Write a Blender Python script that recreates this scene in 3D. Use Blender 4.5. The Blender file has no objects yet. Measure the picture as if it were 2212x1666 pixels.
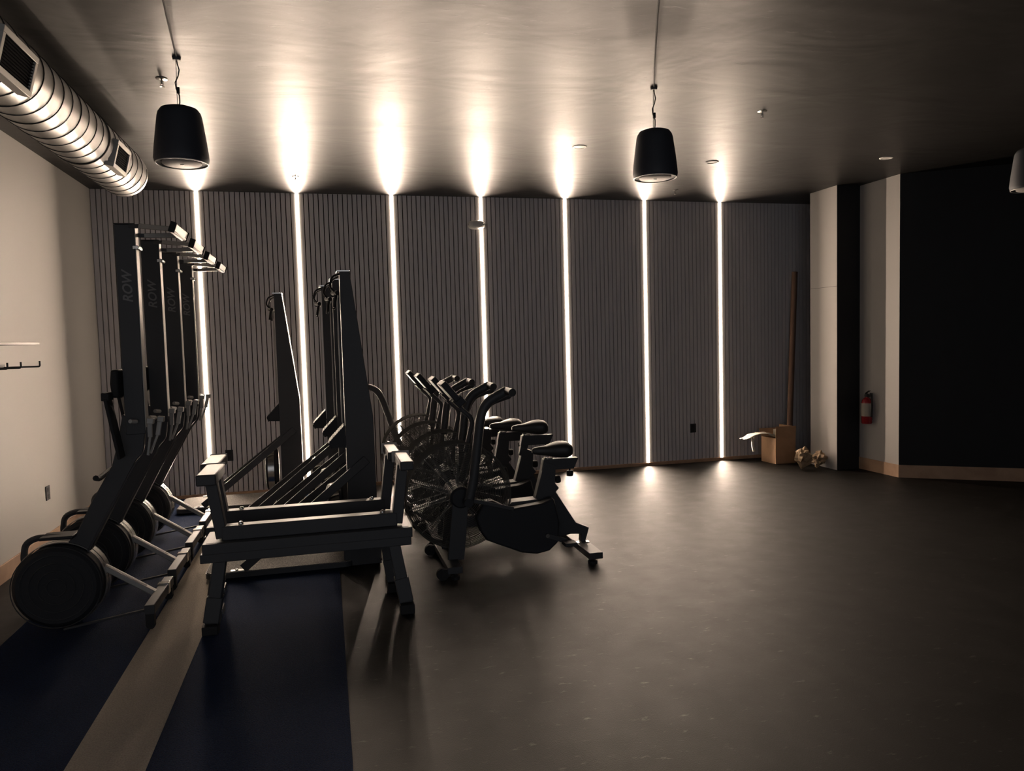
import bpy, bmesh, math, random
from mathutils import Vector, Matrix, noise
random.seed(7)
S = bpy.context.scene
COL = S.collection
PI = math.pi

# ------------------------------------------------------------------ camera
CAM_F, CAM_YAW, CAM_PITCH, CAM_ROLL, CAM_H = 1601.5, 0.24552, -0.06131, -0.02673, 1.5777
cam_data = bpy.data.cameras.new('camera')
cam = bpy.data.objects.new('camera', cam_data)
COL.objects.link(cam)
_f = Vector((math.sin(CAM_YAW) * math.cos(CAM_PITCH), math.cos(CAM_YAW) * math.cos(CAM_PITCH), math.sin(CAM_PITCH)))
_r = Vector((math.cos(CAM_YAW), -math.sin(CAM_YAW), 0))
_u = _r.cross(_f)
_r2 = _r * math.cos(CAM_ROLL) + _u * math.sin(CAM_ROLL)
_u2 = _u * math.cos(CAM_ROLL) - _r * math.sin(CAM_ROLL)
_m = Matrix((_r2, _u2, -_f)).transposed().to_4x4()
_m.translation = Vector((0, 0, CAM_H))
cam.matrix_world = _m
cam_data.sensor_width = 36.0
cam_data.lens = CAM_F * 36.0 / 2212.0
cam_data.clip_start = 0.05
S.camera = cam

# ------------------------------------------------------------------ world, light levels, exposure
LED_POWER = 420.0
w = bpy.data.worlds.new('world'); S.world = w; w.use_nodes = True
w.node_tree.nodes['Background'].inputs[0].default_value = (0.92, 0.94, 1.0, 1)
w.node_tree.nodes['Background'].inputs[1].default_value = 0.65
S.view_settings.view_transform = 'Standard'
S.view_settings.look = 'None'
S.view_settings.exposure = 0.0
S.view_settings.gamma = 1.0
S.view_settings.use_curve_mapping = False
S.cycles.max_bounces = 8
S.cycles.diffuse_bounces = 5
S.cycles.glossy_bounces = 4
S.cycles.sample_clamp_indirect = 4.0

# ------------------------------------------------------------------ materials
def mat(name, col, rough=0.5, metal=0.0, spec=0.5, bump=None, emit=None, strength=0.0, vary=None, coat=0.0):
    m = bpy.data.materials.new(name); m.use_nodes = True
    nt = m.node_tree; b = nt.nodes['Principled BSDF']
    b.inputs['Base Color'].default_value = (*col, 1)
    b.inputs['Roughness'].default_value = rough
    b.inputs['Metallic'].default_value = metal
    b.inputs['Specular IOR Level'].default_value = spec
    if coat: b.inputs['Coat Weight'].default_value = coat
    if emit:
        b.inputs['Emission Color'].default_value = (*emit, 1)
        b.inputs['Emission Strength'].default_value = strength
    tc = nt.nodes.new('ShaderNodeTexCoord')
    if vary:  # (scale, second colour, lo, hi)
        n = nt.nodes.new('ShaderNodeTexNoise'); n.inputs['Scale'].default_value = vary[0]; n.inputs['Detail'].default_value = 6
        nt.links.new(tc.outputs['Object'], n.inputs['Vector'])
        r = nt.nodes.new('ShaderNodeMapRange'); r.inputs[1].default_value = vary[2]; r.inputs[2].default_value = vary[3]
        nt.links.new(n.outputs['Fac'], r.inputs[0])
        mx = nt.nodes.new('ShaderNodeMix'); mx.data_type = 'RGBA'
        mx.inputs[6].default_value = (*col, 1); mx.inputs[7].default_value = (*vary[1], 1)
        nt.links.new(r.outputs[0], mx.inputs[0]); nt.links.new(mx.outputs[2], b.inputs['Base Color'])
    if bump:  # (scale, strength, distance)
        n = nt.nodes.new('ShaderNodeTexNoise'); n.inputs['Scale'].default_value = bump[0]; n.inputs['Detail'].default_value = 5
        nt.links.new(tc.outputs['Object'], n.inputs['Vector'])
        bp = nt.nodes.new('ShaderNodeBump'); bp.inputs['Strength'].default_value = bump[1]; bp.inputs['Distance'].default_value = bump[2]
        nt.links.new(n.outputs['Fac'], bp.inputs['Height']); nt.links.new(bp.outputs[0], b.inputs['Normal'])
    return m

M = {}
M['black_metal'] = mat('black powder coated steel', (0.050, 0.051, 0.055), 0.52, 0.0, 0.36, bump=(300, 0.15, 0.001))
M['black_plastic'] = mat('black plastic', (0.025, 0.026, 0.03), 0.6, spec=0.3, bump=(200, 0.1, 0.001))
M['rubber'] = mat('black rubber', (0.01, 0.01, 0.011), 0.75)
M['alu'] = mat('pale anodised metal', (0.36, 0.35, 0.33), 0.5, 0.4)
M['wire'] = mat('grey wire', (0.10, 0.097, 0.09), 0.5, 0.2)
M['chrome'] = mat('brushed steel', (0.62, 0.60, 0.57), 0.22, 1.0)
M['galv'] = mat('galvanised duct sheet', (0.24, 0.232, 0.215), 0.33, 1.0, vary=(7, (0.12, 0.117, 0.11), 0.35, 0.7), bump=(5, 0.25, 0.02))
M['galv_dark'] = mat('dark seam', (0.05, 0.05, 0.05), 0.5, 0.6)
M['grille'] = mat('black vent grille', (0.008, 0.008, 0.01), 0.9, spec=0.05)
M['vent_frame'] = mat('pale vent frame', (0.5, 0.48, 0.44), 0.5, 0.3)
M['speaker'] = mat('black speaker shell', (0.028, 0.031, 0.04), 0.6, bump=(150, 0.2, 0.001))
M['speaker_face'] = mat('speaker underside', (0.38, 0.36, 0.34), 0.55)
M['rim'] = mat('pale rim', (0.5, 0.48, 0.45), 0.35)
M['white'] = mat('white plastic', (0.75, 0.73, 0.68), 0.4)
M['wood'] = mat('pale oak', (0.62, 0.40, 0.26), 0.55, vary=(6, (0.50, 0.31, 0.20), 0.4, 0.65))
M['card'] = mat('brown cardboard', (0.46, 0.28, 0.16), 0.8, vary=(5, (0.38, 0.23, 0.13), 0.4, 0.6))
M['tube'] = mat('dark brown cardboard tube', (0.22, 0.13, 0.09), 0.8)
M['kraft'] = mat('kraft paper', (0.40, 0.28, 0.17), 0.7)
M['tissue'] = mat('white packing foam sheet', (0.70, 0.66, 0.55), 0.5)
M['red'] = mat('red enamel', (0.30, 0.015, 0.02), 0.25)
M['label_paper'] = mat('printed paper label', (0.45, 0.40, 0.33), 0.6)
M['grey_mark'] = mat('grey lettering', (0.16, 0.16, 0.16), 0.5)
M['led'] = mat('lit diffuser', (0.9, 0.9, 0.9), 0.5, emit=(1.0, 0.785, 0.61), strength=LED_POWER)
M['led_glow'] = mat('added glow fin', (0.9, 0.9, 0.9), 0.5, emit=(1.0, 0.80, 0.60), strength=LED_POWER * .032)  # weak added emitter for a halo on the neighbouring slats
M['saddle'] = mat('grained black vinyl', (0.03, 0.029, 0.028), 0.5, bump=(120, 0.3, 0.002))
M['slat'] = mat('grey brown slats', (0.80, 0.76, 0.76), 0.62, spec=0.3, bump=(40, 0.1, 0.002))
M['felt'] = mat('black felt', (0.006, 0.006, 0.007), 0.95, spec=0.0)
M['wall'] = mat('warm grey wall paint', (0.66, 0.63, 0.60), 0.55, spec=0.35, bump=(60, 0.08, 0.003))
M['column'] = mat('grey partition paint', (0.58, 0.55, 0.52), 0.6, spec=0.3, bump=(60, 0.08, 0.003))
M['shade_wall'] = mat('wall paint darkened for shade', (0.012, 0.012, 0.014), 0.7)  # shade put into the colour of the partition's unlit faces

def turf(name, col, col2, sc):
    m = mat(name, col, 0.95, spec=0.1, vary=(sc, col2, 0.35, 0.65), bump=(sc * 1.3, 1.0, 0.02))
    b = m.node_tree.nodes['Principled BSDF']; b.inputs['Sheen Weight'].default_value = 0.05
    return m
M['turf'] = turf('blue turf', (0.008, 0.030, 0.095), (0.003, 0.012, 0.045), 160)
M['stripe'] = turf('beige turf', (0.60, 0.53, 0.44), (0.46, 0.40, 0.335), 140)
M['mat'] = mat('speckled grey rubber mat', (0.11, 0.105, 0.10), 0.85, spec=0.15, vary=(260, (0.34, 0.32, 0.29), 0.52, 0.60), bump=(250, 0.6, 0.004))

def floor_mat():
    m = mat('dark rubber floor', (0.009, 0.0078, 0.0066), 0.5, spec=0.5, vary=(1.3, (0.007, 0.006, 0.005), 0.35, 0.65), bump=(220, 0.35, 0.004))
    nt = m.node_tree; b = nt.nodes['Principled BSDF']; tc = [n for n in nt.nodes if n.type == 'TEX_COORD'][0]
    b.inputs['IOR'].default_value = 1.27
    # dusty scuffs: thin pale flecks
    mp = nt.nodes.new('ShaderNodeMapping'); mp.inputs['Scale'].default_value = (3, 9, 1); mp.inputs['Rotation'].default_value = (0, 0, 0.5)
    nt.links.new(tc.outputs['Object'], mp.inputs['Vector'])
    n = nt.nodes.new('ShaderNodeTexNoise'); n.inputs['Scale'].default_value = 3.5; n.inputs['Detail'].default_value = 10; n.inputs['Roughness'].default_value = 0.7
    nt.links.new(mp.outputs[0], n.inputs['Vector'])
    r = nt.nodes.new('ShaderNodeMapRange'); r.inputs[1].default_value = 0.60; r.inputs[2].default_value = 0.74
    nt.links.new(n.outputs['Fac'], r.inputs[0])
    mx = nt.nodes.new('ShaderNodeMix'); mx.data_type = 'RGBA'; mx.inputs[7].default_value = (0.09, 0.084, 0.076, 1)
    src = b.inputs['Base Color'].links[0].from_socket
    nt.links.new(src, mx.inputs[6]); nt.links.new(r.outputs[0], mx.inputs[0]); nt.links.new(mx.outputs[2], b.inputs['Base Color'])
    n2 = nt.nodes.new('ShaderNodeTexNoise'); n2.inputs['Scale'].default_value = 6; n2.inputs['Detail'].default_value = 8
    nt.links.new(tc.outputs['Object'], n2.inputs['Vector'])
    r2 = nt.nodes.new('ShaderNodeMapRange'); r2.inputs[3].default_value = 0.46; r2.inputs[4].default_value = 0.62
    nt.links.new(n2.outputs['Fac'], r2.inputs[0]); nt.links.new(r2.outputs[0], b.inputs['Roughness'])
    return m
M['floor'] = floor_mat()

def ceiling_mat():
    m = mat('painted uneven plasterboard', (0.018, 0.017, 0.016), 0.42, spec=0.5)
    m.node_tree.nodes['Principled BSDF'].inputs['IOR'].default_value = 1.33
    nt = m.node_tree; b = nt.nodes['Principled BSDF']; tc = [n for n in nt.nodes if n.type == 'TEX_COORD'][0]
    def noise_n(scale, rot, sc, det, rough=0.55):
        mp = nt.nodes.new('ShaderNodeMapping'); mp.inputs['Scale'].default_value = sc; mp.inputs['Rotation'].default_value = (0, 0, rot)
        nt.links.new(tc.outputs['Object'], mp.inputs['Vector'])
        n = nt.nodes.new('ShaderNodeTexNoise'); n.inputs['Scale'].default_value = scale; n.inputs['Detail'].default_value = det; n.inputs['Roughness'].default_value = rough
        n.inputs['Distortion'].default_value = 0.6
        nt.links.new(mp.outputs[0], n.inputs['Vector']); return n
    e = noise_n(9.0, 0.9, (1, 4.5, 1), 6, 0.7)
    a = noise_n(1.1, 0.6, (1, 1.5, 1), 3)
    c = noise_n(4.0, -0.5, (1, 1.6, 1), 3)
    # board joints: shallow ridges every 1.2 m across the room
    sx = nt.nodes.new('ShaderNodeSeparateXYZ'); nt.links.new(tc.outputs['Object'], sx.inputs[0])
    ad = nt.nodes.new('ShaderNodeMath'); ad.operation = 'ADD'; ad.inputs[1].default_value = 0.35; nt.links.new(sx.outputs[1], ad.inputs[0])
    pp = nt.nodes.new('ShaderNodeMath'); pp.operation = 'PINGPONG'; pp.inputs[1].default_value = 0.61; nt.links.new(ad.outputs[0], pp.inputs[0])
    mr = nt.nodes.new('ShaderNodeMapRange'); mr.interpolation_type = 'SMOOTHSTEP'; mr.inputs[1].default_value = 0.0; mr.inputs[2].default_value = 0.11; mr.inputs[3].default_value = 1; mr.inputs[4].default_value = 0
    nt.links.new(pp.outputs[0], mr.inputs[0])
    s1 = nt.nodes.new('ShaderNodeMath'); s1.operation = 'MULTIPLY_ADD'; s1.inputs[1].default_value = 0.12
    nt.links.new(c.outputs['Fac'], s1.inputs[0]); nt.links.new(a.outputs['Fac'], s1.inputs[2])
    er = nt.nodes.new('ShaderNodeMapRange'); er.inputs[1].default_value = 0.62; er.inputs[2].default_value = 0.75; er.inputs[4].default_value = 0.10
    nt.links.new(e.outputs['Fac'], er.inputs[0])
    s0_ = nt.nodes.new('ShaderNodeMath'); s0_.operation = 'ADD'; nt.links.new(s1.outputs[0], s0_.inputs[0]); nt.links.new(er.outputs[0], s0_.inputs[1]); s1 = s0_
    s2 = nt.nodes.new('ShaderNodeMath'); s2.operation = 'MULTIPLY_ADD'; s2.inputs[1].default_value = 0.10
    nt.links.new(mr.outputs[0], s2.inputs[0]); nt.links.new(s1.outputs[0], s2.inputs[2])
    bp = nt.nodes.new('ShaderNodeBump'); bp.inputs['Strength'].default_value = 1.0; bp.inputs['Distance'].default_value = 0.012
    nt.links.new(s2.outputs[0], bp.inputs['Height']); nt.links.new(bp.outputs[0], b.inputs['Normal'])
    r = nt.nodes.new('ShaderNodeMapRange'); r.inputs[3].default_value = 0.38; r.inputs[4].default_value = 0.50
    nt.links.new(a.outputs['Fac'], r.inputs[0]); nt.links.new(r.outputs[0], b.inputs['Roughness'])
    return m
M['ceiling'] = ceiling_mat()

# ------------------------------------------------------------------ mesh builder (world coordinates; the parent's place is subtracted)
class MB:
    def __init__(s): s.v = []; s.f = []
    def add(s, vs, fs):
        o = len(s.v); s.v += [tuple(v) for v in vs]; s.f += [tuple(i + o for i in f) for f in fs]; return s
    def box(s, x0, x1, y0, y1, z0, z1):
        return s.add([(x0, y0, z0), (x1, y0, z0), (x1, y1, z0), (x0, y1, z0), (x0, y0, z1), (x1, y0, z1), (x1, y1, z1), (x0, y1, z1)],
                     [(0, 3, 2, 1), (4, 5, 6, 7), (0, 1, 5, 4), (1, 2, 6, 5), (2, 3, 7, 6), (3, 0, 4, 7)])
    def bar(s, p0, p1, w, h, side=(0, 1, 0)):
        """rectangular beam p0..p1; w along 'side', h across"""
        p0 = Vector(p0); p1 = Vector(p1); d = (p1 - p0).normalized(); sd = Vector(side)
        sd = (sd - d * sd.dot(d)).normalized(); up = d.cross(sd).normalized()
        vs = []
        for p in (p0, p1):
            for a, b in ((-1, -1), (1, -1), (1, 1), (-1, 1)):
                vs.append(p + sd * (a * w / 2) + up * (b * h / 2))
        return s.add(vs, [(0, 3, 2, 1), (4, 5, 6, 7), (0, 1, 5, 4), (1, 2, 6, 5), (2, 3, 7, 6), (3, 0, 4, 7)])
    def tube(s, pts, r, n=10, r1=None):
        pts = [Vector(p) for p in pts]; vs = []; fs = []; prev = None
        for i, p in enumerate(pts):
            d = (pts[min(i + 1, len(pts) - 1)] - pts[max(i - 1, 0)]).normalized()
            if prev is None:
                a = Vector((0, 0, 1)) if abs(d.z) < 0.9 else Vector((1, 0, 0)); sd = d.cross(a).normalized()
            else: sd = (prev - d * prev.dot(d)).normalized()
            prev = sd; up = d.cross(sd); rr = r if r1 is None else r + (r1 - r) * i / (len(pts) - 1)
            vs += [p + sd * math.cos(2 * PI * k / n) * rr + up * math.sin(2 * PI * k / n) * rr for k in range(n)]
        for i in range(len(pts) - 1):
            for k in range(n): fs.append((i * n + k, i * n + (k + 1) % n, (i + 1) * n + (k + 1) % n, (i + 1) * n + k))
        fs.append(tuple(range(n))[::-1]); fs.append(tuple((len(pts) - 1) * n + k for k in range(n)))
        return s.add(vs, fs)
    def lathe(s, prof, c, axis='z', n=32, closed=False):
        """prof = [(radius, height)...] around axis through c"""
        c = Vector(c); vs = []; fs = []
        for r, h in prof:
            for k in range(n):
                a = 2 * PI * k / n; u, v = r * math.cos(a), r * math.sin(a)
                vs.append(c + (Vector((u, v, h)) if axis == 'z' else Vector((u, h, v)) if axis == 'y' else Vector((h, u, v))))
        m = len(prof)
        for i in range(m if closed else m - 1):
            j = (i + 1) % m
            for k in range(n): fs.append((i * n + k, i * n + (k + 1) % n, j * n + (k + 1) % n, j * n + k))
        if not closed:
            if prof[0][0] > 1e-5: fs.append(tuple(range(n)))
            if prof[-1][0] > 1e-5: fs.append(tuple((m - 1) * n + k for k in range(n)))
        return s.add(vs, fs)
    def ring(s, c, R, r, axis='y', n=48, k=4):
        return s.lathe([(R + r * math.cos(2 * PI * i / k), r * math.sin(2 * PI * i / k)) for i in range(k)], c, axis, n, True)
    def prism(s, poly, y0, y1, plane='xz'):
        n = len(poly)
        g = (lambda a, b, t: (a, t, b)) if plane == 'xz' else (lambda a, b, t: (a, b, t)) if plane == 'xy' else (lambda a, b, t: (t, a, b))
        vs = [g(a, b, y0) for a, b in poly] + [g(a, b, y1) for a, b in poly]
        fs = [tuple(range(n)), tuple(range(n, 2 * n))[::-1]] + [(i, i + n, (i + 1) % n + n, (i + 1) % n) for i in range(n)]
        return s.add(vs, fs)

def curve_pts(pts, rad=0.05, n=5):
    """polyline with rounded corners"""
    P = [Vector(p) for p in pts]; out = [P[0]]
    for i in range(1, len(P) - 1):
        a = (P[i - 1] - P[i]); b = (P[i + 1] - P[i]); t = min(rad, a.length / 2, b.length / 2)
        p0 = P[i] + a.normalized() * t; p2 = P[i] + b.normalized() * t
        for k in range(n + 1):
            u = k / n; out.append(p0 * (1 - u) ** 2 + P[i] * 2 * u * (1 - u) + p2 * u * u)
    out.append(P[-1]); return out

def base_of(parent):
    v = Vector((0, 0, 0))
    while parent: v += parent.location; parent = parent.parent
    return v

def make(name, mb, m, parent=None, bevel=0.0, smooth=True, origin=None):
    o3 = base_of(parent) if parent else Vector(origin or (0, 0, 0))
    me = bpy.data.meshes.new(name)
    me.from_pydata([tuple(Vector(v) - o3) for v in mb.v], [], mb.f)
    bm = bmesh.new(); bm.from_mesh(me); bmesh.ops.recalc_face_normals(bm, faces=bm.faces); bm.to_mesh(me); bm.free()
    if smooth:
        me.polygons.foreach_set('use_smooth', [True] * len(me.polygons)); me.set_sharp_from_angle(angle=math.radians(40))
    me.materials.append(M[m] if isinstance(m, str) else m)
    o = bpy.data.objects.new(name, me); COL.objects.link(o)
    if parent: o.parent = parent
    else: o.location = o3
    if bevel:
        b = o.modifiers.new('bevel', 'BEVEL'); b.width = bevel; b.segments = 2; b.limit_method = 'ANGLE'; b.angle_limit = math.radians(40)
        b.harden_normals = False
    return o

def thing(name, loc, label, cat, group=None):
    o = bpy.data.objects.new(name, None); COL.objects.link(o); o.location = loc; o.empty_display_size = 0.1
    return tag(o, label, cat, group)
def tag(o, label, cat, group=None, kind=None):
    o['label'] = label; o['category'] = cat
    if group: o['group'] = group
    if kind: o['kind'] = kind
    return o
def struct(name, mb, m, label=None, **k):
    o = make(name, mb, m, **k); o['kind'] = 'structure'
    if label: o['label'] = label
    return o
def dup(root, dloc, label, group=None):
    kids = {}
    for o in COL.objects:
        if o.parent: kids.setdefault(o.parent, []).append(o)
    def rec(o, par):
        c = o.copy(); COL.objects.link(c); c.parent = par
        for k in kids.get(o, []): rec(k, c)
        return c
    r = rec(root, None); r.location = root.location + Vector(dloc)
    r['label'] = label
    if group: r['group'] = group
    return r
def child(root, name):
    for o in COL.objects:
        if o.parent == root and o.name.split('.')[0] == name: return o

# ------------------------------------------------------------------ room
YB, HC, XL, LX0 = 8.32, 3.2, -2.22, -1.225
struct('floor', MB().box(XL - .1, 9.5, -1.5, YB + .2, -0.1, 0), 'floor', 'dark rubber floor with pale dust scuffs', smooth=False)
struct('ceiling', MB().box(XL - .1, 9.5, -1.5, YB + .2, HC, HC + 0.1), 'ceiling', 'dark glossy ceiling streaked with reflected light', smooth=False)
struct('wall_left', MB().box(XL - .1, XL, -1.5, YB + .2, 0, HC), 'wall', 'warm grey painted wall on the left', smooth=False)

GAP = 0.016  # half width of each light slot
mbw = MB(); mbw.box(XL, 9.5, YB + 0.030, YB + 0.2, 0, HC)
edges = [XL + 0.004]
for i in range(7): edges += [LX0 + i - GAP, LX0 + i + GAP]
edges.append(8.0)
slat = MB()
for a, b in zip(edges[::2], edges[1::2]):
    n = max(1, round((b - a) / 0.05)); p = (b - a) / n
    for k in range(n):
        g0 = 0 if k == 0 else 0.0045; g1 = 0 if k == n - 1 else 0.0045
        slat.box(a + k * p + g0, a + (k + 1) * p - g1, YB, YB + 0.0295, 0.04, HC)
wb = struct('wall_back', mbw, 'felt', 'back wall clad in narrow vertical grey slats', smooth=False)
make('slat_cladding', slat, 'slat', wb, smooth=False)
struct('baseboard_back', MB().box(XL + 0.013, 8.0, YB - 0.012, YB + 0.02, 0, 0.038), 'wood', 'low wood strip under the slats', bevel=0.002)
struct('baseboard_left', MB().box(XL, XL + 0.012, -1.5, YB, 0, 0.125), 'wood', 'pale wood baseboard along the left wall', bevel=0.002)

# right side: stepped partition, then a wall turning away from the lights
wr = MB()
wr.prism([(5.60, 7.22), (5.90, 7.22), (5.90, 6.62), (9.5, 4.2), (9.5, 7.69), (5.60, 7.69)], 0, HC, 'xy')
wro = struct('wall_right', wr, 'shade_wall', 'right partition, shade painted on all but two narrow grey side faces', smooth=False)  # dark colour stands in for shade; only the lit faces keep grey
make('grey_side_panel', MB().box(5.5955, 5.5995, 7.22, 7.69, 0, HC), 'column', wro, smooth=False)
make('grey_side_panel', MB().box(5.8955, 5.8995, 6.62, 7.219, 0.135, HC), 'column', wro, smooth=False)
br = MB()
br.prism([(5.8995, 7.22), (5.888, 7.22), (5.888, 6.612), (9.493, 4.19), (9.5, 4.2), (5.8995, 6.6203)], 0, 0.135, 'xy')
struct('baseboard_right', br, 'wood', 'pale wood baseboard around the right partition', smooth=False)
struct('trim_1', MB().box(5.595, 5.60, 7.221, 7.69, 2.083, 2.086), 'galv_dark', 'thin joint line across the lit partition')
struct('wall_far_right', MB().box(9.5, 9.6, -1.5, YB + .2, 0, HC), 'shade_wall', 'dark side wall beyond the partition')

struct('fill_blocker_wall', MB().box(2.6, 9.5, -1.6, -1.5, 0, HC), 'shade_wall', 'unseen dark wall added behind the camera to block fill light')  # added out of view, keeps world light off the right side

# turf runner
tr = make('turf_runner', MB().box(-1.76, 0.038, -1.5, YB - 0.013, 0.0, 0.006), 'turf', smooth=False)
tag(tr, 'long blue turf runner with a beige stripe on the floor', 'turf mat')
make('stripe', MB().box(-1.016, -0.715, -1.5, YB - 0.014, 0.0062, 0.008), 'stripe', tr, smooth=False)['label'] = 'beige stripe'

# ------------------------------------------------------------------ LED strips
led_names = ['leftmost vertical light strip, behind the tall upright rowing machines', 'second vertical light strip from the left, behind the ski machines',
 'third vertical light strip from the left, ending behind the air bikes', 'vertical light strip crossed by the white alarm sounder near the ceiling',
 'vertical light strip just right of the nearest bike saddle', 'vertical light strip under the right hanging speaker', 'rightmost vertical light strip on the slatted wall']
for i in range(7):
    x = LX0 + i
    t = thing('light_strip', (x, YB, 0.04), 'lit ' + led_names[i], 'light strip', 'vertical light strips in the slatted wall')
    make('channel', MB().box(x - GAP + .0005, x - GAP + .002, YB + .001, YB + .0292, .04, HC).box(x + GAP - .002, x + GAP - .0005, YB + .001, YB + .0292, .04, HC), 'black_metal', t, smooth=False)
    make('diffuser', MB().box(x - 0.012, x + 0.012, YB + 0.0190, YB + 0.022, 0.042, HC - 0.002), 'led', t, smooth=False)['label'] = 'glowing warm white diffuser'
    for s in (-1, 1): make('glow_fin', MB().box(x + s * (GAP - .0013) - .001, x + s * (GAP - .0013) + .001, YB - .0055, YB + .0015, .042, HC - .002), 'led_glow', t, smooth=False)  # added glowing fins that brighten the slats beside each strip

# ------------------------------------------------------------------ spiral duct with two vents
DX, DZ, DR = -1.46, 2.945, 0.178
t = thing('spiral_duct', (DX, 2.0, DZ), 'round galvanised spiral duct under the ceiling at upper left', 'duct')
prof = []
y = 0.2
make('duct_tube', MB().lathe([(DR - .004, 0.2), (DR, 0.2), (DR, 6.38), (DR - .01, 6.40), (DR - .05, 6.405), (0.0, 6.41)], (DX, 0, DZ), 'y', 64), 'galv', t)
sp = MB(); pts = []
pitch = 0.145
for k in range(int(6.1 / pitch * 40)):
    a = 2 * PI * k / 40; yy = 0.25 + k * pitch / 40
    pts.append((DX + (DR + .001) * math.cos(a), yy + 0.0, DZ + (DR + .001) * math.sin(a)))
sp.tube(pts, 0.0035, 4)
make('spiral_seam', sp, 'galv_dark', t)
sc = MB()
for yy in (5.3,): sc.ring((DX, yy, DZ), DR + .003, 0.006, 'y', 48, 6)
make('coupling_band', sc, 'galv', t)
nrm = Vector((math.cos(math.radians(-14)), 0, math.sin(math.radians(-14)))); tan = Vector((math.sin(math.radians(14)), 0, math.cos(math.radians(14))))
for y0, y1, hh in ((3.62, 4.01, 0.068), (5.41, 5.74, 0.062)):
    c = Vector((DX, 0, DZ)) + nrm * (DR + 0.014) - tan * 0.03
    fr = MB(); T = 0.028
    def Q(u, yy, d): return c + tan * u + nrm * d + Vector((0, yy, 0))
    def slab(mb, u0, u1, ya, yb, d0, d1):
        vs = [Q(u, yy, d) for d in (d0, d1) for u, yy in ((u0, ya), (u1, ya), (u1, yb), (u0, yb))]
        mb.add(vs, [(0, 3, 2, 1), (4, 5, 6, 7), (0, 1, 5, 4), (1, 2, 6, 5), (2, 3, 7, 6), (3, 0, 4, 7)])
    slab(fr, -hh - T, -hh, y0, y1, -0.05, 0.01); slab(fr, hh, hh + T, y0, y1, -0.05, 0.01)
    slab(fr, -hh, hh, y0, y0 + T, -0.03, 0.01); slab(fr, -hh, hh, y1 - T, y1, -0.03, 0.01)
    v = make('vent', fr, 'vent_frame', t, bevel=0.002)
    g = MB(); slab(g, -hh, hh, y0 + T, y1 - T, -0.010, -0.002)
    k = -hh + .008
    while k < hh: slab(g, k, k + .003, y0 + T, y1 - T, -0.002, 0.007); k += 0.014
    make('grille', g, 'grille', v)

# ------------------------------------------------------------------ hanging speakers
def speaker(x, y, label, slant=0.0):
    t = thing('pendant_speaker', (x, y, 2.62), label, 'speaker', 'pendant speakers hanging on cables')
    sh = [(0.0, 2.925), (0.07, 2.922), (0.098, 2.912), (0.112, 2.892), (0.118, 2.87), (0.132, 2.77), (0.143, 2.68), (0.1465, 2.64), (0.142, 2.618), (0.136, 2.612), (0.134, 2.618), (0.10, 2.622)]
    make('shell', MB().lathe([(r, z) for r, z in sh], (x, y, 0), 'z', 40), 'speaker', t)
    make('rim', MB().ring((x, y, 2.614), 0.137, 0.0035, 'z', 48, 6), 'rim', t)
    make('face_disc', MB().lathe([(0.0, 2.609), (0.098, 2.609), (0.104, 2.614), (0.104, 2.6215)], (x, y, 0), 'z', 40), 'speaker_face', t)['label'] = 'pale grey underside disc'
    make('badge', MB().box(x - .009, x + .009, y - .004, y + .004, 2.605, 2.6095), 'rim', t)
    cb = MB()
    cb.tube([(x + .015 * math.sin(k * 1.3) * math.sin(k / 8 * PI), y, 2.92 + (HC - 2.92) * k / 8) for k in range(9)], 0.0035, 6)
    cb.tube([(x - .008, y, 2.92), (x - .004, y, HC)], 0.0018, 5)
    cb.tube([(x, y, HC - .004)] + [(x + slant * k * .5 - 0.008 * math.sin(k), y - k * 0.5, HC - .006) for k in range(1, 9)], 0.004, 6)
    make('cable', cb, 'rubber', t)
    make('cable_clip', MB().box(x - .008, x + .008, y - .008, y + .008, 3.0, 3.035), 'rubber', t, bevel=.002)
    make('ceiling_hook', MB().lathe([(0.0, HC - .02), (0.02, HC - .018), (0.024, HC - .001)], (x, y, 0), 'z', 16), 'black_metal', t)
speaker(-0.735, 4.55, 'black pendant speaker hanging beside the duct, nearest the left wall', 0.11)
speaker(2.15, 4.56, 'black pendant speaker hanging right of centre in front of the sixth light strip', -0.44)
speaker(5.25, 4.56, 'black pendant speaker cut off by the right edge of the picture')

# ------------------------------------------------------------------ ceiling fittings
def sprinkler(x, y, label):
    t = thing('sprinkler', (x, y, HC), label, 'sprinkler', 'ceiling sprinkler heads')
    make('cover_ring', MB().lathe([(0.012, HC - .006), (0.022, HC - .006), (0.034, HC - .003), (0.034, HC - .0005)], (x, y, 0), 'z', 24), 'chrome', t)
    m = MB().tube([(x, y, HC - .005), (x, y, HC - .034)], 0.005, 8)
    for s in (-1, 1): m.tube([(x + s * .006, y, HC - .012), (x + s * .010, y, HC - .03), (x + s * .003, y, HC - .045)], 0.002, 6)
    make('frame_arms', m, 'chrome', t)
    make('deflector', MB().lathe([(0.0, HC - .048), (0.014, HC - .049), (0.014, HC - .046), (0.0, HC - .044)], (x, y, 0), 'z', 16), 'chrome', t)
sprinkler(-0.884, 4.92, 'steel ceiling sprinkler beside the left speaker cable')
sprinkler(3.173, 4.91, 'steel ceiling sprinkler right of the right speaker, highest in the picture on that side')
sprinkler(3.865, 7.69, 'small steel ceiling sprinkler close to the wall below the right speaker')
sprinkler(-0.207, 7.50, 'steel ceiling sprinkler right in the glare above the second light strip')
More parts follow.
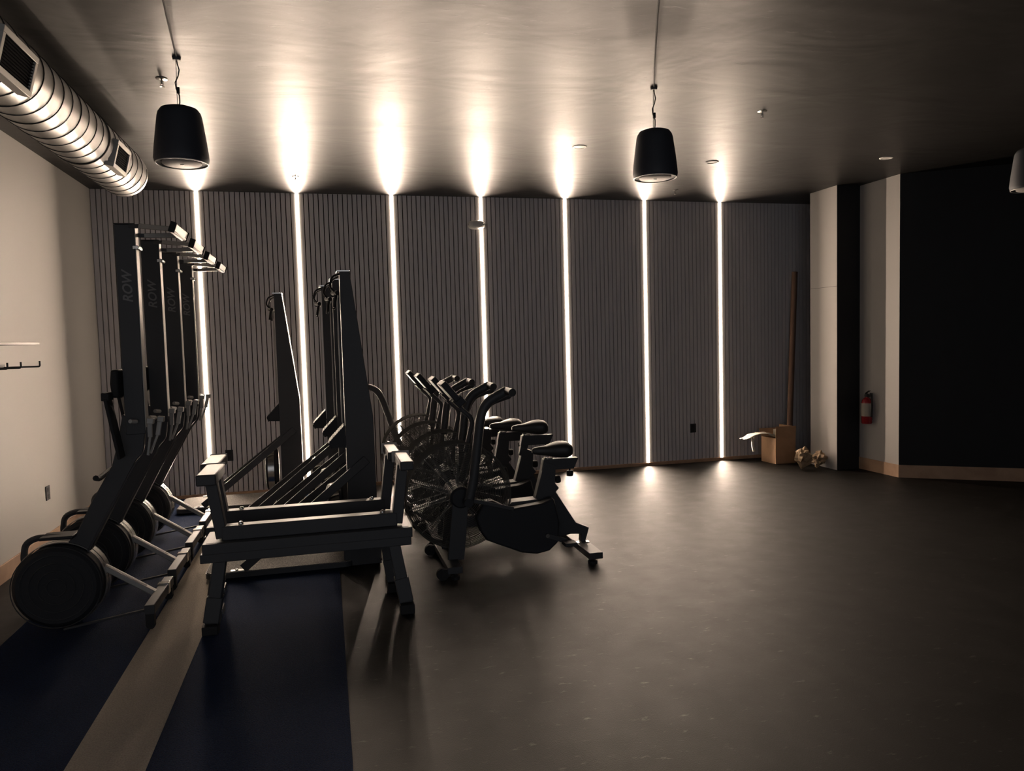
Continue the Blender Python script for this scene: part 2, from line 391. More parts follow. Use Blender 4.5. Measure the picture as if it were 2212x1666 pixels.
for x, y, l in ((2.166, 6.06, 'unlit round recessed ceiling light between the fifth and sixth light strips'), (5.213, 6.03, 'unlit round recessed ceiling light at far right near the partition'), (3.6, 6.4, 'round ceiling cover disc painted like the dark ceiling')):
    t = thing('recessed_light', (x, y, HC), l, 'recessed light')
    make('trim_ring', MB().lathe([(0.040, HC - .002), (0.046, HC - .008), (0.058, HC - .006), (0.062, HC - .0005)], (x, y, 0), 'z', 32), 'white' if x != 3.6 else 'ceiling', t)
    make('lens', MB().lathe([(0.0, HC - .004), (0.042, HC - .004), (0.042, HC - .001)], (x, y, 0), 'z', 32), 'white' if x != 3.6 else 'ceiling', t)

# alarm sounder on the slatted wall
t = thing('alarm_sounder', (1.715, YB, 2.885), 'white oval alarm sounder on the wall over the fourth light strip', 'alarm')
m = MB(); n = 40
vs = []; prof = [(1.0, 0.0), (1.0, 0.035), (0.93, 0.055), (0.8, 0.068), (0.5, 0.075)]
for s, d in prof:
    for k in range(n):
        a = 2 * PI * k / n; ca, sa = math.cos(a), math.sin(a)
        vs.append((1.715 + 0.098 * s * abs(ca) ** 0.7 * (1 if ca > 0 else -1), YB - d, 2.885 + 0.05 * s * abs(sa) ** 0.8 * (1 if sa > 0 else -1)))
fs = [(i * n + k, i * n + (k + 1) % n, (i + 1) * n + (k + 1) % n, (i + 1) * n + k) for i in range(len(prof) - 1) for k in range(n)] + [tuple(4 * n + k for k in range(n))]
make('housing', m.add(vs, fs), 'white', t)
make('strobe_lens', MB().box(1.775, 1.80, YB - .075, YB - .05, 2.872, 2.898), 'rim', t, bevel=.004)
make('side_tab', MB().box(1.617, 1.632, YB - .05, YB - .02, 2.875, 2.895).box(1.808, 1.822, YB - .05, YB - .02, 2.875, 2.895), 'rim', t, bevel=.003)

# outlets
def outlet_back(x, z, h, label):
    t = thing('wall_outlet', (x, YB, z), label, 'outlet')
    make('cover_plate', MB().box(x - .038, x + .038, YB - .008, YB, z - h / 2, z + h / 2), 'black_plastic', t, bevel=.002)
    for dz in (-.027, .027): make('socket', MB().box(x - .017, x + .017, YB - .010, YB - .0078, z + dz - .014, z + dz + .014), 'rubber', t, bevel=.001)
outlet_back(-1.03, 0.435, 0.118, 'black wall outlet beside the leftmost light strip')
outlet_back(4.382, 0.428, 0.11, 'black wall outlet on the slats between the two right light strips')
t = thing('wall_outlet', (XL, 6.67, 0.445), 'black wall outlet low on the grey left wall', 'outlet')
make('cover_plate', MB().box(XL, XL + .007, 6.63, 6.71, .388, .502), 'black_plastic', t, bevel=.002)
for dz in (-.027, .027): make('socket', MB().box(XL + .0068, XL + .009, 6.652, 6.688, .445 + dz - .015, .445 + dz + .015), 'rubber', t, bevel=.001)

# shelf and hook rail on left wall
t = thing('wall_shelf', (XL, 5.0, 1.645), 'thin metal shelf on the left wall at the picture edge', 'shelf')
make('shelf_board', MB().box(XL, -1.985, 3.9, 5.98, 1.634, 1.640), 'black_metal', t, bevel=.001)
make('front_lip', MB().box(-1.985, -1.978, 3.9, 5.98, 1.634, 1.650), 'alu', t, bevel=.001)
t = thing('hook_rail', (XL, 5.0, 1.49), 'black hook rail under the shelf on the left wall', 'hook rail')
make('rail', MB().box(XL, XL + .008, 3.9, 6.0, 1.47, 1.50), 'black_metal', t, bevel=.001)
for yy in (6.0, 5.66, 5.44, 5.1):
    make('hook', MB().tube(curve_pts([(XL + .006, yy - .02, 1.478), (-1.985, yy - .02, 1.478), (-1.985, yy - .02, 1.518)], .012), 0.006, 8), 'black_metal', t)

# ------------------------------------------------------------------ rowing machines, stood upright on their front ends
def text_mesh(name, body, size, parent, mt, matrix, shear=0.0):
    cu = bpy.data.curves.new(name, 'FONT'); cu.body = body; cu.size = size; cu.extrude = 0.0006; cu.shear = shear; cu.align_x = 'CENTER'; cu.align_y = 'CENTER'
    cu.offset = size * 0.02
    tmp = bpy.data.objects.new('tmp', cu); COL.objects.link(tmp)
    bpy.context.view_layer.update()
    me = bpy.data.meshes.new_from_object(tmp.evaluated_get(bpy.context.evaluated_depsgraph_get()))
    bpy.data.objects.remove(tmp)
    me.transform(matrix); me.materials.clear(); me.materials.append(M[mt])
    o = bpy.data.objects.new(name, me); COL.objects.link(o); o.parent = parent
    return o

def make_rower(x, y, label):
    """x = right face of the rail, y = centre line"""
    G = 'rowing machines stored upright along the left wall'
    t = thing('rowing_machine', (x - .5, y, 0.0), label, 'rowing machine', G)
    def P(a, b, c): return (x + a, y + b, c)
    # rail
    r = make('rail', MB().box(x - .105, x, y - .04, y + .04, 1.08, 2.285), 'black_metal', t, bevel=.004)
    make('rail_track', MB().box(x - .001, x + .004, y - .036, y + .036, 1.10, 2.28), 'alu', t, bevel=.001)['label'] = 'pale metal seat track'
    make('rail_end_cap', MB().box(x - .106, x + .003, y - .041, y + .041, 2.285, 2.293), 'black_plastic', t, bevel=.004)
    make('rail_joint', MB().box(x - .012, x + .012, y - .046, y + .046, 2.145, 2.165).tube([(x + .010, y - .05, 2.155), (x + .010, y + .05, 2.155)], .012, 8), 'chrome', t, bevel=.002)
    R = Matrix.Translation((x - .05 - (x - .5), -0.0406, 1.93)) @ Matrix.Rotation(PI / 2, 4, 'X') @ Matrix.Rotation(PI / 2, 4, 'Z')
    text_mesh('lettering', 'ROW', 0.072, t, 'grey_mark', R, 0.25)
    # rear foot, now at the top
    for s in (-1, 1):
        make('rear_strut', MB().bar(P(.03, s * .05, 2.255 - .02 * s), P(.222, s * .13, 2.248), .02, .026), 'alu', t, bevel=.003)
        make('strut_root', MB().bar(P(-.03, s * .03, 2.255 - .02 * s), P(.035, s * .052, 2.255 - .02 * s), .018, .022), 'black_metal', t, bevel=.002)
    make('rear_foot', MB().bar((x + .232, y - .185, 2.25), (x + .232, y + .185, 2.25), .052, .022, (.35, 0, 1)).bar((x + .225, y - .18, 2.232), (x + .225, y + .18, 2.232), .03, .014, (1, 0, .25)), 'alu', t, bevel=.003)
    for s in (-1, 1): make('foot_pad', MB().bar((x + .232, y + s * .186, 2.25), (x + .232, y + s * .204, 2.25), .06, .034, (.35, 0, 1)), 'rubber', t, bevel=.004)
    # body: slanting front frame down to the fan
    body = MB().prism([(x - .12, 1.20), (x, 1.12), (x - .02, .97), (x - .06, .93), (x - .36, .36), (x - .44, .26), (x - .56, .30), (x - .47, .45), (x - .395, .53), (x - .31, .70), (x - .19, .905), (x - .15, 1.05)], y - .035, y + .035)
    make('front_frame', body, 'black_metal', t, bevel=.006)
    make('frame_edge_tube', MB().tube(curve_pts([P(.012, -.045, 1.12), P(-.005, -.045, .97), P(-.06, -.045, .915), P(-.35, -.045, .40)], .05), .007, 8), 'black_metal', t)
    for s in (-1, 1):
        lv = MB().bar(P(.045 + .018 * s, s * .05, 1.155), P(.035 + .012 * s, s * .04, 1.06), .016, .026).bar(P(.035 + .012 * s, s * .04, 1.065), P(.004, s * .035, .955), .012, .014)
        lv.bar(P(.048 + .018 * s, s * .05, 1.14), P(.052 + .018 * s, s * .05, 1.172), .04, .036)
        make('footrest_strap', lv, 'alu', t, bevel=.003)
        make('strap_pin', MB().tube([P(-.03 + .03 * s, s * .10 - .02, 1.165), P(-.01 + .03 * s, s * .10 + .03, 1.158)], .012, 8), 'rim', t)
        fp = MB().bar(P(-.11, s * .14, .96), P(-.165, s * .14, 1.30), .11, .018)
        fp.box(x - .185, x - .145, y + s * .14 - .05, y + s * .14 + .05, 1.29, 1.335)
        make('foot_plate', fp, 'rubber', t, bevel=.004)
    make('seat', MB().prism([(x - .15, 1.30), (x - .112, 1.30), (x - .112, 1.46), (x - .15, 1.46), (x - .158, 1.38)], y - .11, y + .11), 'rubber', t, bevel=.012)
    # pull handle and monitor arm, reaching left over the fan
    make('monitor_arm', MB().tube(curve_pts([P(-.62, -.03, .30), P(-.675, -.03, .38), P(-.660, -.03, .49), P(-.60, -.03, .520), P(-.42, -.03, .51)], .04), .018, 8), 'black_metal', t)
    make('monitor', MB().box(x - .57, x - .395, y - .10, y + .04, .512, .53), 'black_plastic', t, bevel=.006)
    make('pull_handle', MB().tube([P(-.24, -.17, .86), P(-.27, 0, .83), P(-.24, .17, .86)], .016, 8), 'rubber', t)
    # fan housing
    cx, cz, fr = x - .49, .245, .236
    hs = MB().lathe([(0.03, -.11), (fr - .03, -.115), (fr - .005, -.09), (fr - .005, .09), (fr - .03, .115), (0.03, .11)], (cx, y, cz), 'y', 48)
    make('fan_housing', hs, 'black_plastic', t)
    rr = MB()
    for s in (-1, 1):
        for q in range(5): rr.ring((cx, y + s * .117, cz), .05 + q * .045, .003, 'y', 40, 4)
    make('guard_rings', rr, 'black_metal', t)
    make('fan_rim', MB().lathe([(fr + .001, -.05), (fr + .006, -.05), (fr + .006, -.012), (fr + .001, -.012)], (cx, y, cz), 'y', 56, True).lathe([(fr + .001, .0), (fr + .006, .0), (fr + .006, .05), (fr + .001, .05)], (cx, y, cz), 'y', 56, True), 'chrome', t)['label'] = 'shiny steel fan rim'
    # front leg, now lying along the floor
    make('leg_beam', MB().bar(P(-.355, 0, .37), P(-.005, 0, .125), .05, .03), 'alu', t, bevel=.005)
    make('leg_inlay', MB().bar(P(-.30, 0, .3475), P(-.05, 0, .1725), .02, .006), 'black_metal', t)
    make('crossbar', MB().box(x - .01, x + .045, y - .27, y + .27, .085, .14), 'black_metal', t, bevel=.004)
    make('bar_clamp', MB().box(x - .016, x + .05, y + .10, y + .15, .08, .147), 'chrome', t, bevel=.003)
    make('floor_bar', MB().bar(P(-.45, -.16, .02), P(.0, -.16, .085), .02, .012), 'black_metal', t, bevel=.002)
    for s in (-1, 1):
        make('caster', MB().box(x - .005, x + .04, y + s * .25 - .02, y + s * .25 + .02, .03, .09).lathe([(0.0, -.012), (.024, -.012), (.024, .012), (0, .012)], (x + .018, y + s * .25, .024), 'y', 16), 'rubber', t)
    return t
row_lab = ['nearest of the four upright black rowing machines, closest to the camera', 'upright black rowing machine just behind the nearest one by the left wall',
           'upright black rowing machine third from the camera, with the clearest grey ROW lettering', 'farthest upright black rowing machine, its top foot overlapping the first light strip']
r0 = make_rower(-1.03, 4.72, row_lab[0]); r0.location.z = .009
for i in (1, 2, 3):
    dup(r0, (-.01 * i, 0.685 * i, 0), row_lab[i])

# ------------------------------------------------------------------ ski machines on platforms
def make_ski(x, y, label):
    """x = left face of the tower at chest height, y = centre line"""
    t = thing('ski_machine', (x, y, 0), label, 'ski machine', 'ski machines on grey platforms')
    def P(a, b, c): return (x + a, y + b, c)
    make('tower', MB().prism([(x, .13), (x, 2.085), (x + .072, 2.085), (x + .198, 1.05), (x + .205, .13)], y - .11, y + .11), 'black_metal', t, bevel=.004)
    make('top_cap', MB().box(x - .02, x + .075, y - .112, y + .112, 2.085, 2.098), 'chrome', t, bevel=.003)
    make('base_box', MB().box(x - .05, x + .212, y - .26, y + .26, .01, .14), 'black_metal', t, bevel=.005)
    for s in (-1, 1):
        make('wheel', MB().lathe([(0, -.02), (.035, -.02), (.038, 0), (.035, .02), (0, .02)], (x + .255, y + s * .29, .04), 'y', 20).tube([(x + .20, y + s * .29, .05), (x + .255, y + s * .29, .04)], .01, 8), 'rubber', t)
        make('cord', MB().tube([P(-.02, s * .07, 1.93), P(-.02, s * .07, 1.0)], .004, 6), 'rim', t)
        h = MB().tube(curve_pts([P(.0, s * .10, 2.07), P(-.05, s * .16, 2.05), P(-.075, s * .17, 1.98), P(-.03, s * .15, 1.93)], .03), .007, 8)
        h.tube([P(-.05, s * .11, 1.935), P(-.02, s * .20, 1.93)], .016, 10)
        h.tube([P(-.03, s * .16, 1.92), P(-.045, s * .16, 1.83)], .011, 8)
        make('pull_grip', h, 'rubber', t)
    # platform with rounded corners
    def rr(x0, x1, y0, y1, r, n=6):
        out = []
        for cx_, cy_, a0 in ((x1 - r, y1 - r, 0), (x0 + r, y1 - r, PI / 2), (x0 + r, y0 + r, PI), (x1 - r, y0 + r, 1.5 * PI)):
            out += [(cx_ + r * math.cos(a0 + PI / 2 * k / n), cy_ + r * math.sin(a0 + PI / 2 * k / n)) for k in range(n + 1)]
        return out
    p = make('platform', MB().prism(rr(x - .965, x + .02, y - .29, y + .29, .07), .016, .05, 'xy'), 'black_metal', t)
    make('grip_mat', MB().prism(rr(x - .96, x + .015, y - .285, y + .285, .068), .05, .056, 'xy'), 'mat', p)['label'] = 'speckled grey standing mat'
    for s in (-1, 1):
        make('brace', MB().bar(P(-.72, s * .275, .07), P(.14, s * .12, .74), .02, .062), 'black_metal', t, bevel=.003)
        make('brace_bracket', MB().box(x - .80, x - .71, y + s * .275 - .02, y + s * .275 + .02, .056, .064).tube([(x - .76, y + s * .275, .06), (x - .76, y + s * .275, .072)], .01, 8), 'rim', t)
    # fan housing on the user's side
    make('fan_housing', MB().lathe([(0.02, -.06), (.18, -.06), (.21, -.045), (.21, .045), (.18, .06), (.02, .06)], (x - .095, y, .345), 'x', 40), 'black_plastic', t)
    make('fan_rim', MB().lathe([(.212, -.03), (.217, -.03), (.217, .03), (.212, .03)], (x - .095, y, .345), 'x', 48, True), 'chrome', t)['label'] = 'shiny steel fan rim'
    # monitor cradle with ribbed edge
    c = MB().bar(P(-.005, 0, .985), P(-.115, 0, .87), .20, .012).bar(P(-.115, 0, .87), P(-.10, 0, .83), .20, .014)
    c.bar(P(-.10, 0, .835), P(.0, 0, .83), .05, .02).bar(P(.0, 0, .90), P(-.06, 0, .87), .03, .012)
    c.prism([(x - .005, .98), (x - .11, .868), (x - .10, .832), (x - .002, .832)], y - .095, y + .095)
    for k in range(9):
        q = k / 8; c.bar(P(-.012 - .10 * q, -.10, .985 - .105 * q), P(-.012 - .10 * q, .10, .985 - .105 * q), .008, .006, (0, 0, 1))
    make('monitor_cradle', c, 'black_plastic', t)
    return t
ski_lab = ['nearest tall black ski machine tower with tapered side', 'ski machine tower half hidden behind the nearest tower',
           'ski machine tower with bare hooked grips left of the two nearest towers', 'farthest ski machine standing alone left of the second light strip']
s0 = make_ski(0.12, 5.53, ski_lab[0]); s0.location.z = .007
for i, (dx, dy) in enumerate(((-.045, .70), (-.13, 1.36), (-.585, 2.24))):
    dup(s0, (dx, dy, 0), ski_lab[i + 1])

# ------------------------------------------------------------------ two steel stands in the foreground
def make_stand(label):
    x0, x1, y = -.70, .455, 4.305
    t = thing('equipment_stand', (-.12, y, 0), label, 'equipment stand', 'two matching black steel stands')
    b = make('base_beam', MB().box(x0, x1, y, y + .30, .44, .50), 'black_metal', t, bevel=.004)
    make('lower_flange', MB().box(x0 - .012, x1 - .01, y - .004, y + .304, .395, .445), 'black_metal', t, bevel=.004)
    make('top_plate', MB().box(x0 + .02, x1 - .02, y + .02, y + .28, .4995, .5015), 'black_metal', b, bevel=.001)
    yb0, yb1 = y + .045, y + .125
    make('upper_rail', MB().box(-.60, .372, yb0, yb1, .502, .582), 'black_metal', t, bevel=.005)
    for xa in (-.50, .29):
        make('bolt', MB().lathe([(0, .582), (.014, .582), (.014, .59), (.008, .597), (0, .598)], (xa, (yb0 + yb1) / 2, 0), 'z', 12), 'chrome', t)
    yc = (yb0 + yb1) / 2
    make('upright', MB().bar((-.60, yc, .515), (-.648, yc, .86), .075, .062), 'black_metal', t, bevel=.005)
    make('upright', MB().bar((.372, yc, .515), (.415, yc, .86), .075, .062), 'black_metal', t, bevel=.005)
    make('grip_arm', MB().box(-.712, -.607, y - .01, y + .388, .825, .887), 'black_metal', t, bevel=.008)
    make('grip_arm', MB().box(.395, .475, y - .01, y + .388, .835, .889), 'black_metal', t, bevel=.008)
    for a, c in ((-.66, .856), (.435, .862)):
        make('arm_band', MB().box(a - .054, a + .054, y + .3885, y + .394, c - .036, c + .036), 'rim', t, bevel=.003)
    for top, bot, side in (((-.610, .42), (-.672, .05), -1), ((.345, .42), (.405, .05), 1)):
        l = make('leg', MB().bar((top[0], y + .05, top[1]), (bot[0], y + .03, bot[1]), .08, .068), 'black_metal', t, bevel=.005)
        mx_, mz = bot[0] * .6 + top[0] * .4, bot[1] * .6 + top[1] * .4
        make('leg_sleeve', MB().bar((mx_, y + .04, mz), (bot[0], y + .03, bot[1] + .01), .10, .082), 'black_metal', l, bevel=.004)
        make('rubber_foot', MB().box(bot[0] - .042, bot[0] + .042, y - .055, y + .02, 0.0 if side > 0 else .0085, .058), 'rubber', l, bevel=.005)
        make('floor_rail', MB().box(bot[0] - .03, bot[0] + .03, y + .02, y + .345, .009, .055), 'black_metal', t, bevel=.004)
        make('rail_clamp', MB().box(bot[0] - .036, bot[0] + .036, y + .19, y + .22, .016, .066), 'chrome', t, bevel=.003)
    return t
st = make_stand('nearer of the two black steel stands with upright end posts, in the foreground')
dup(st, (-.038, .405, .0), 'rear one of the two black steel stands, right behind the nearer one')

# ------------------------------------------------------------------ air bikes
def make_bike(x, y, label):
    """x = fan hub, y = centre line; rider faces left"""
    t = thing('air_bike', (x, y, 0), label, 'air bike', 'air bikes in a row')
    def P(a, b, c): return (x + a, y + b, c)
    hz, fr, ft = .51, .365, .12
    cage = MB()
    for s in (-1, 1):
        for q in range(26):
            R = .06 + (fr - .065) * q / 25
            cage.ring((x, y + s * (ft - .03 * (q / 25) ** 3), hz), R, .002, 'y', 64, 3)
        for k in range(12):
            a = 2 * PI * k / 12 + .2
            cage.tube([P(.05 * math.cos(a), s * (ft + .003), hz + .05 * math.sin(a)), P((fr - .01) * math.cos(a), s * (ft - .026), hz + (fr - .01) * math.sin(a))], .0028, 5)
    for q in range(7): cage.ring((x, y - .09 + .03 * q, hz), fr + .001, .0028, 'y', 72, 4)
    make('fan_cage', cage, 'wire', t)
    for k in range(10):
        a = 2 * PI * k / 10 + .28
        bl = MB().bar(P(.05 * math.cos(a), 0, hz + .05 * math.sin(a)), P(.325 * math.cos(a), 0, hz + .325 * math.sin(a)), .018, .012)
        ca, sa = math.cos(a), math.sin(a)
        for j in range(16):
            rr_ = .08 + j * .0155
            bl.tube([P(rr_ * ca - .011 * sa, 0, hz + rr_ * sa + .011 * ca), P(rr_ * ca + .011 * sa, 0, hz + rr_ * sa - .011 * ca)], .004, 5)
        rr_ = .27
        bl.bar(P(.21 * ca, 0, hz + .21 * sa), P(.33 * ca, 0, hz + .33 * sa), .12, .004)
        make('fan_blade', bl, 'wire', t)
    make('hub', MB().lathe([(.0, -.165), (.06, -.165), (.075, -.15), (.075, .15), (.06, .165), (0, .165)], (x, y, hz), 'y', 28), 'black_plastic', t)
    for s in (-1, 1):
        make('fan_post', MB().prism([(x - .105, .08), (x + .01, .08), (x + .055, .50), (x - .055, .50)], y + s * .142 - .012, y + s * .142 + .012), 'black_metal', t, bevel=.004)
    # feet
    fb = make('front_foot', MB().box(x - .135, x - .035, y - .335, y + .335, .045, .09), 'black_metal', t, bevel=.004)
    rb = make('rear_foot', MB().box(x + .855, x + .955, y - .33, y + .33, .045, .09), 'black_metal', t, bevel=.004)
    for s in (-1, 1):
        make('transport_wheel', MB().lathe([(0, -.018), (.04, -.018), (.043, 0), (.04, .018), (0, .018)], (x - .165, y + s * .30, .043), 'y', 20).box(x - .17, x - .12, y + s * .30 - .03, y + s * .30 - .02, .03, .08), 'rubber', fb)
        make('levelling_foot', MB().lathe([(.034, .0), (.034, .02), (.014, .028), (.014, .045)], (x + .90, y + s * .27, 0), 'z', 18), 'rubber', rb)
        make('levelling_foot', MB().lathe([(.03, .0), (.03, .02), (.012, .028), (.012, .045)], (x - .08, y + s * .30, 0), 'z', 18), 'rubber', fb)
    make('foot_strap_plate', MB().box(x + .85, x + .96, y - .06, y - .02, .09, .094), 'chrome', rb)
    # rear frame and stretcher
    make('rear_frame', MB().prism([(x + .60, .56), (x + .70, .50), (x + .865, .235), (x + .965, .19), (x + .935, .09), (x + .90, .09), (x + .905, .148), (x + .82, .155), (x + .60, .11)], y - .03, y + .03), 'black_metal', t, bevel=.004)
    # chain guard
    make('chain_guard', MB().prism([(x + .13, .26), (x + .10, .36), (x + .16, .47), (x + .22, .475), (x + .34, .405), (x + .57, .425), (x + .66, .46), (x + .70, .28), (x + .685, .14), (x + .62, .085), (x + .53, .07), (x + .42, .09), (x + .27, .155), (x + .17, .20)], y - .165, y - .06), 'black_plastic', t, bevel=.014)
    make('frame_tray', MB().prism([(x + .34, .395), (x + .38, .43), (x + .57, .437), (x + .575, .42), (x + .40, .405)], y - .06, y + .06), 'black_metal', t, bevel=.004)
    make('frame_beam', MB().box(x + .0, x + .60, y - .03, y + .03, .27, .35), 'black_metal', t, bevel=.004)
    # seat assembly
    make('seat_tube', MB().prism([(x + .555, .42), (x + .635, .70), (x + .72, .67), (x + .71, .54), (x + .74, .50), (x + .66, .42)], y - .035, y + .035), 'black_metal', t, bevel=.004)
    make('seat_post', MB().bar(P(.63, 0, .55), P(.672, 0, .72), .045, .06), 'black_metal', t, bevel=.003)
    make('seat_slider', MB().prism([(x + .615, .635), (x + .632, .715), (x + .895, .712), (x + .86, .635)], y - .03, y + .03), 'black_metal', t, bevel=.004)
    sd = MB(); n = 24; rings = []
    prof = [(.0, .012, .765, .79), (.015, .022, .752, .80), (.05, .03, .745, .806), (.10, .045, .738, .81), (.15, .075, .728, .826), (.20, .10, .72, .836), (.24, .108, .718, .836), (.27, .10, .722, .828), (.286, .08, .735, .812), (.292, .05, .755, .79)]
    vs = []
    for u, hw, zb, zt in prof:
        for k in range(n):
            a = 2 * PI * k / n; cy, sy = math.cos(a), math.sin(a)
            z = (zb + zt) / 2 + (zt - zb) / 2 * (abs(sy) ** .8) * (1 if sy > 0 else -1)
            vs.append(P(.552 + u, hw * (abs(cy) ** .8) * (1 if cy > 0 else -1), z))
    fs = [(i * n + k, i * n + (k + 1) % n, (i + 1) * n + (k + 1) % n, (i + 1) * n + k) for i in range(len(prof) - 1) for k in range(n)]
    fs += [tuple(range(n)), tuple((len(prof) - 1) * n + k for k in range(n))]
    make('saddle', sd.add(vs, fs), 'saddle', t)
    make('saddle_clamp', MB().box(x + .655, x + .70, y - .025, y + .025, .70, .722), 'chrome', t, bevel=.003)
    for (a, c, tilt, nm) in ((.835, .60, 0, 'slider_knob'), (.74, .56, 1, 'post_knob')):
        k = MB()
        if tilt: k.tube([P(a - .05, -.0, c + .01), P(a - .01, 0, c)], .008, 8).lathe([(.0, -.02), (.026, -.018), (.03, 0), (.026, .018), (0, .02)], (x + a, y, c), 'x', 14)
        else: k.tube([P(a, 0, c + .04), P(a, 0, c)], .007, 8).lathe([(.0, -.024), (.024, -.022), (.027, 0), (.022, .018), (0, .02)], (x + a, y, c), 'z', 14)
        make(nm, k, 'rubber', t)
    # cranks and pedals
    for s, ang in ((-1, -.35), (1, PI - .35)):
        px_, pz = .60 + .155 * math.cos(ang), .20 + .155 * math.sin(ang)
        cr = make('crank', MB().bar(P(.60, s * .175, .20), P(px_, s * .175, pz), .018, .032), 'black_metal', t, bevel=.003)
        make('pedal', MB().box(x + px_ - .045, x + px_ + .045, y + s * .235 - .045, y + s * .235 + .045, pz - .012, pz + .012).tube([P(px_, s * .17, pz), P(px_, s * .2, pz)], .008, 8), 'black_metal', cr, bevel=.003)
    make('crank_axle', MB().tube([P(.60, -.19, .20), P(.60, .19, .20)], .015, 10), 'chrome', t)
    # swinging arms
    for s in (-1, 1):
        sw = 0.0 if s < 0 else .17
        def A(a, c):  # swing about the pivot
            dx, dz = a - .04, c - .50; return .04 + dx * math.cos(-sw) - dz * math.sin(-sw), .50 + dx * math.sin(-sw) + dz * math.cos(-sw)
        pts = []
        for a, c in ((.035, .47), (.075, .62), (.115, .90), (.135, 1.05), (.175, 1.16), (.325, 1.235)):
            q = A(a, c); pts.append(P(q[0], s * .215, q[1]))
        ar = make('handle_arm', MB().tube(curve_pts(pts, .06), .033, 12), 'black_metal', t)
        q = A(.325, 1.233)
        make('grip', MB().tube([P(q[0] - .004, s * .20, q[1]), P(q[0] + .012, s * .33, q[1] - .005)], .027, 14), 'saddle', ar)
        make('arm_link', MB().bar(P(.05, s * .185, .50), P(.36, s * .185, .412), .012, .025), 'black_metal', t, bevel=.002)
        make('arm_pivot', MB().tube([P(.035, s * .155, .49), P(.035, s * .25, .49)], .03, 14), 'black_plastic', t)
    # console
    make('console_post', MB().tube(curve_pts([P(.07, 0, .80), P(.13, 0, 1.03), P(.03, 0, 1.12), P(-.02, 0, 1.18)], .05), .018, 10), 'black_metal', t)
    cm = Vector((x + .0, y, 1.19)); d = Vector((-.155, 0, .185)).normalized(); nn = Vector((d.z, 0, -d.x))
    cs = MB().bar(cm - d * .02, cm + d * .14, .20, .045).bar(cm - d * .07 + nn * .004, cm + d * .0 + nn * .0, .16, .07)
    make('console', cs, 'black_plastic', t, bevel=.006)
    return t
bl = ['nearest black air bike at the right end of the row, facing left', 'air bike just behind the nearest one, with its saddle left of the fifth light strip',
      'air bike third from the camera, its saddle crossing the fourth light strip', 'farthest air bike, mostly hidden behind the three nearer ones']
b0 = make_bike(.86, 5.10, bl[0])
for i, (dx, dy, up) in enumerate(((.03, .70, .085), (.0, 1.40, .03), (-.0, 2.13, -.02))):
    b = dup(b0, (dx, dy, 0), bl[i + 1])
    for nm in ('saddle', 'seat_slider', 'saddle_clamp', 'slider_knob', 'seat_post'):
        child(b, nm).location.z += up
    if i == 2:  # this one's far arm is swung round towards the towers
        far = [o for o in COL.objects if o.parent == b and o.name.startswith('handle_arm')][1]
        far.scale.x = -1; far.location.x = -.10

# ------------------------------------------------------------------ carton, tube, paper, extinguisher
A, B, C2 = Vector((5.185, 8.086)), Vector((5.208, 7.818)), Vector((5.468, 7.80)); D = C2 + (A - B)
t = thing('cardboard_box', (5.33, 7.94, 0), 'open brown cardboard box on the floor near the partition', 'box')
def wallp(mb, p, q, z0, z1, th=.006, lean=0.0):
    n = Vector((-(q - p).y, (q - p).x)).normalized()
    vs = []
    for k, z in ((0, z0), (1, z1)):
        for a in (p, q):
            for s in (0, 1):
                v = a + n * (s * th - lean * k); vs.append((v.x, v.y, z))
    return mb.add(vs, [(0, 1, 3, 2), (4, 6, 7, 5), (0, 2, 6, 4), (1, 5, 7, 3), (0, 4, 5, 1), (2, 3, 7, 6)])
bx = MB(); wallp(bx, A, B, 0, .31); wallp(bx, B, C2, 0, .31); wallp(bx, C2, D, 0, .31); wallp(bx, D, A, 0, .31)
bx.prism([tuple(A), tuple(B), tuple(C2), tuple(D)], 0.001, .006, 'xy')
make('carton', bx, 'card', t, smooth=False)
make('flap', wallp(MB(), B, C2, .312, .455, lean=.01), 'card', t, smooth=False)
make('flap', wallp(MB(), C2, D, .312, .45, lean=-.02), 'card', t, smooth=False)
make('flap', wallp(MB(), D, A, .312, .40, lean=.06), 'card', t, smooth=False)
# foam sheet spilling out on the left
fo = MB(); nx, ny = 14, 8; vs = []
for i in range(nx):
    for j in range(ny):
        u, v = i / (nx - 1), j / (ny - 1)
        vs.append((5.27 - .43 * u, 7.86 + .14 * v + .02 * math.sin(9 * u), .335 + .045 * math.sin(PI * min(1, u * 1.15)) - .07 * max(0, u - .75) * 4 * .3 + .012 * noise.noise(Vector((u * 6, v * 5, 1.3))) + (0 if u > .05 else -.03)))
fs = [(i * ny + j, i * ny + j + 1, (i + 1) * ny + j + 1, (i + 1) * ny + j) for i in range(nx - 1) for j in range(ny - 1)]
fo.add(vs, fs)
fo.tube([(4.93, 7.90, .345), (4.945, 7.90, .30), (4.95, 7.90, .24), (4.965, 7.90, .16)], .014, 6, .02)
fo.tube([(4.985, 7.91, .345), (4.955, 7.905, .27)], .012, 6)
o = make('packing_sheet', fo, 'tissue'); so = o.modifiers.new('solid', 'SOLIDIFY'); so.thickness = .004
tag(o, 'pale packing sheet draped out of the open cardboard box', 'packing sheet')
o = make('packing_scrap', MB().add([(5.285, 7.985, .33), (5.34, 7.935, .33), (5.37, 7.97, .405), (5.30, 8.01, .40), (5.40, 7.935, .345), (5.38, 8.01, .33)], [(0, 1, 2, 3), (1, 4, 2), (2, 5, 3), (0, 3, 5), (2, 4, 5)]), 'tissue')
o.modifiers.new('solid', 'SOLIDIFY').thickness = .003
tag(o, 'small crumpled white scrap sticking up from the cardboard box', 'packing scrap')
tube = MB().tube([(5.585, 8.11, .035), (5.80, 8.28, 2.34)], .035, 20)
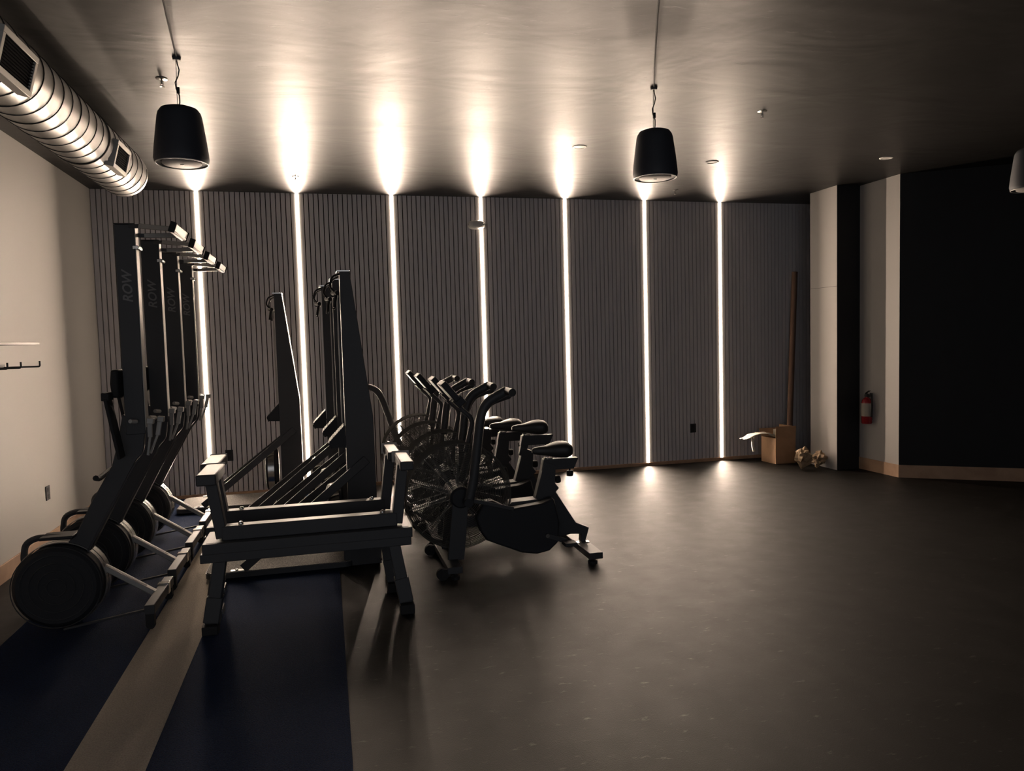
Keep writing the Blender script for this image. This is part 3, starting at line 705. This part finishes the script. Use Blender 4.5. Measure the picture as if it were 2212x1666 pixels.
tag(make('cardboard_tube', tube, 'tube', origin=(5.585, 8.12, 0)), 'long brown cardboard tube leaning against the slatted wall', 'tube')

def crumple(name, c, r, seed, label, mt='kraft', sub=3):
    bm = bmesh.new(); bmesh.ops.create_icosphere(bm, subdivisions=sub, radius=1)
    for v in bm.verts:
        p = v.co * 1.0 + Vector((seed, seed * 2, 0))
        q = noise.voronoi(p * 1.5)[0]; d = 0.72 + 0.75 * (q[1] - q[0]) + 0.25 * noise.noise(p * 3)
        v.co = Vector((v.co.x * r[0], v.co.y * r[1], max(-.999 * r[2], v.co.z * r[2]))) * d
    zmin = min(v.co.z for v in bm.verts)
    for v in bm.verts: v.co.z -= zmin
    me = bpy.data.meshes.new(name); bm.to_mesh(me); bm.free(); me.materials.append(M[mt])
    o = bpy.data.objects.new(name, me); COL.objects.link(o); o.location = c
    return tag(o, label, 'crumpled paper', 'crumpled brown paper on the floor')
crumple('crumpled_paper', (5.27, 7.38, 0), (.105, .09, .125), 1.0, 'taller crumpled brown paper lump right of the cardboard box')
crumple('crumpled_paper', (5.495, 7.40, 0), (.085, .09, .09), 4.0, 'lower crumpled brown paper lump next to the partition')

ex, ey = 5.835, 7.03
t = thing('fire_extinguisher', (ex, ey, .54), 'red fire extinguisher hanging on the partition wall', 'fire extinguisher')
make('cylinder', MB().lathe([(0, .54), (.05, .541), (.055, .55), (.055, .77), (.05, .80), (.03, .825), (.02, .83), (.02, .842)], (ex, ey, 0), 'z', 32), 'red', t)
m = MB()
for k in range(16):
    a0 = PI * .72 + k * (PI * .95) / 16; a1 = a0 + PI * .95 / 16; R = .0556
    m.add([(ex + R * math.cos(a0), ey + R * math.sin(a0), .625), (ex + R * math.cos(a1), ey + R * math.sin(a1), .625), (ex + R * math.cos(a1), ey + R * math.sin(a1), .77), (ex + R * math.cos(a0), ey + R * math.sin(a0), .77)], [(0, 1, 2, 3)])
make('paper_label', m, 'label_paper', t)
make('neck', MB().lathe([(0, .84), (.022, .84), (.024, .86), (.02, .875), (0, .88)], (ex, ey, 0), 'z', 20), 'black_plastic', t)
make('carry_lever', MB().bar((ex, ey + .01, .88), (ex - .02, ey - .07, .915), .02, .008, (1, 0, 0)).bar((ex, ey, .87), (ex - .02, ey - .075, .835), .018, .006, (1, 0, 0)), 'chrome', t)
make('hose', MB().tube(curve_pts([(ex, ey + .02, .87), (ex, ey - .075, .86), (ex, ey - .085, .74), (ex, ey - .075, .62)], .03), .009, 8), 'rubber', t)
make('wall_bracket', MB().box(5.888, 5.90, ey - .02, ey + .02, .58, .88), 'black_metal', t)
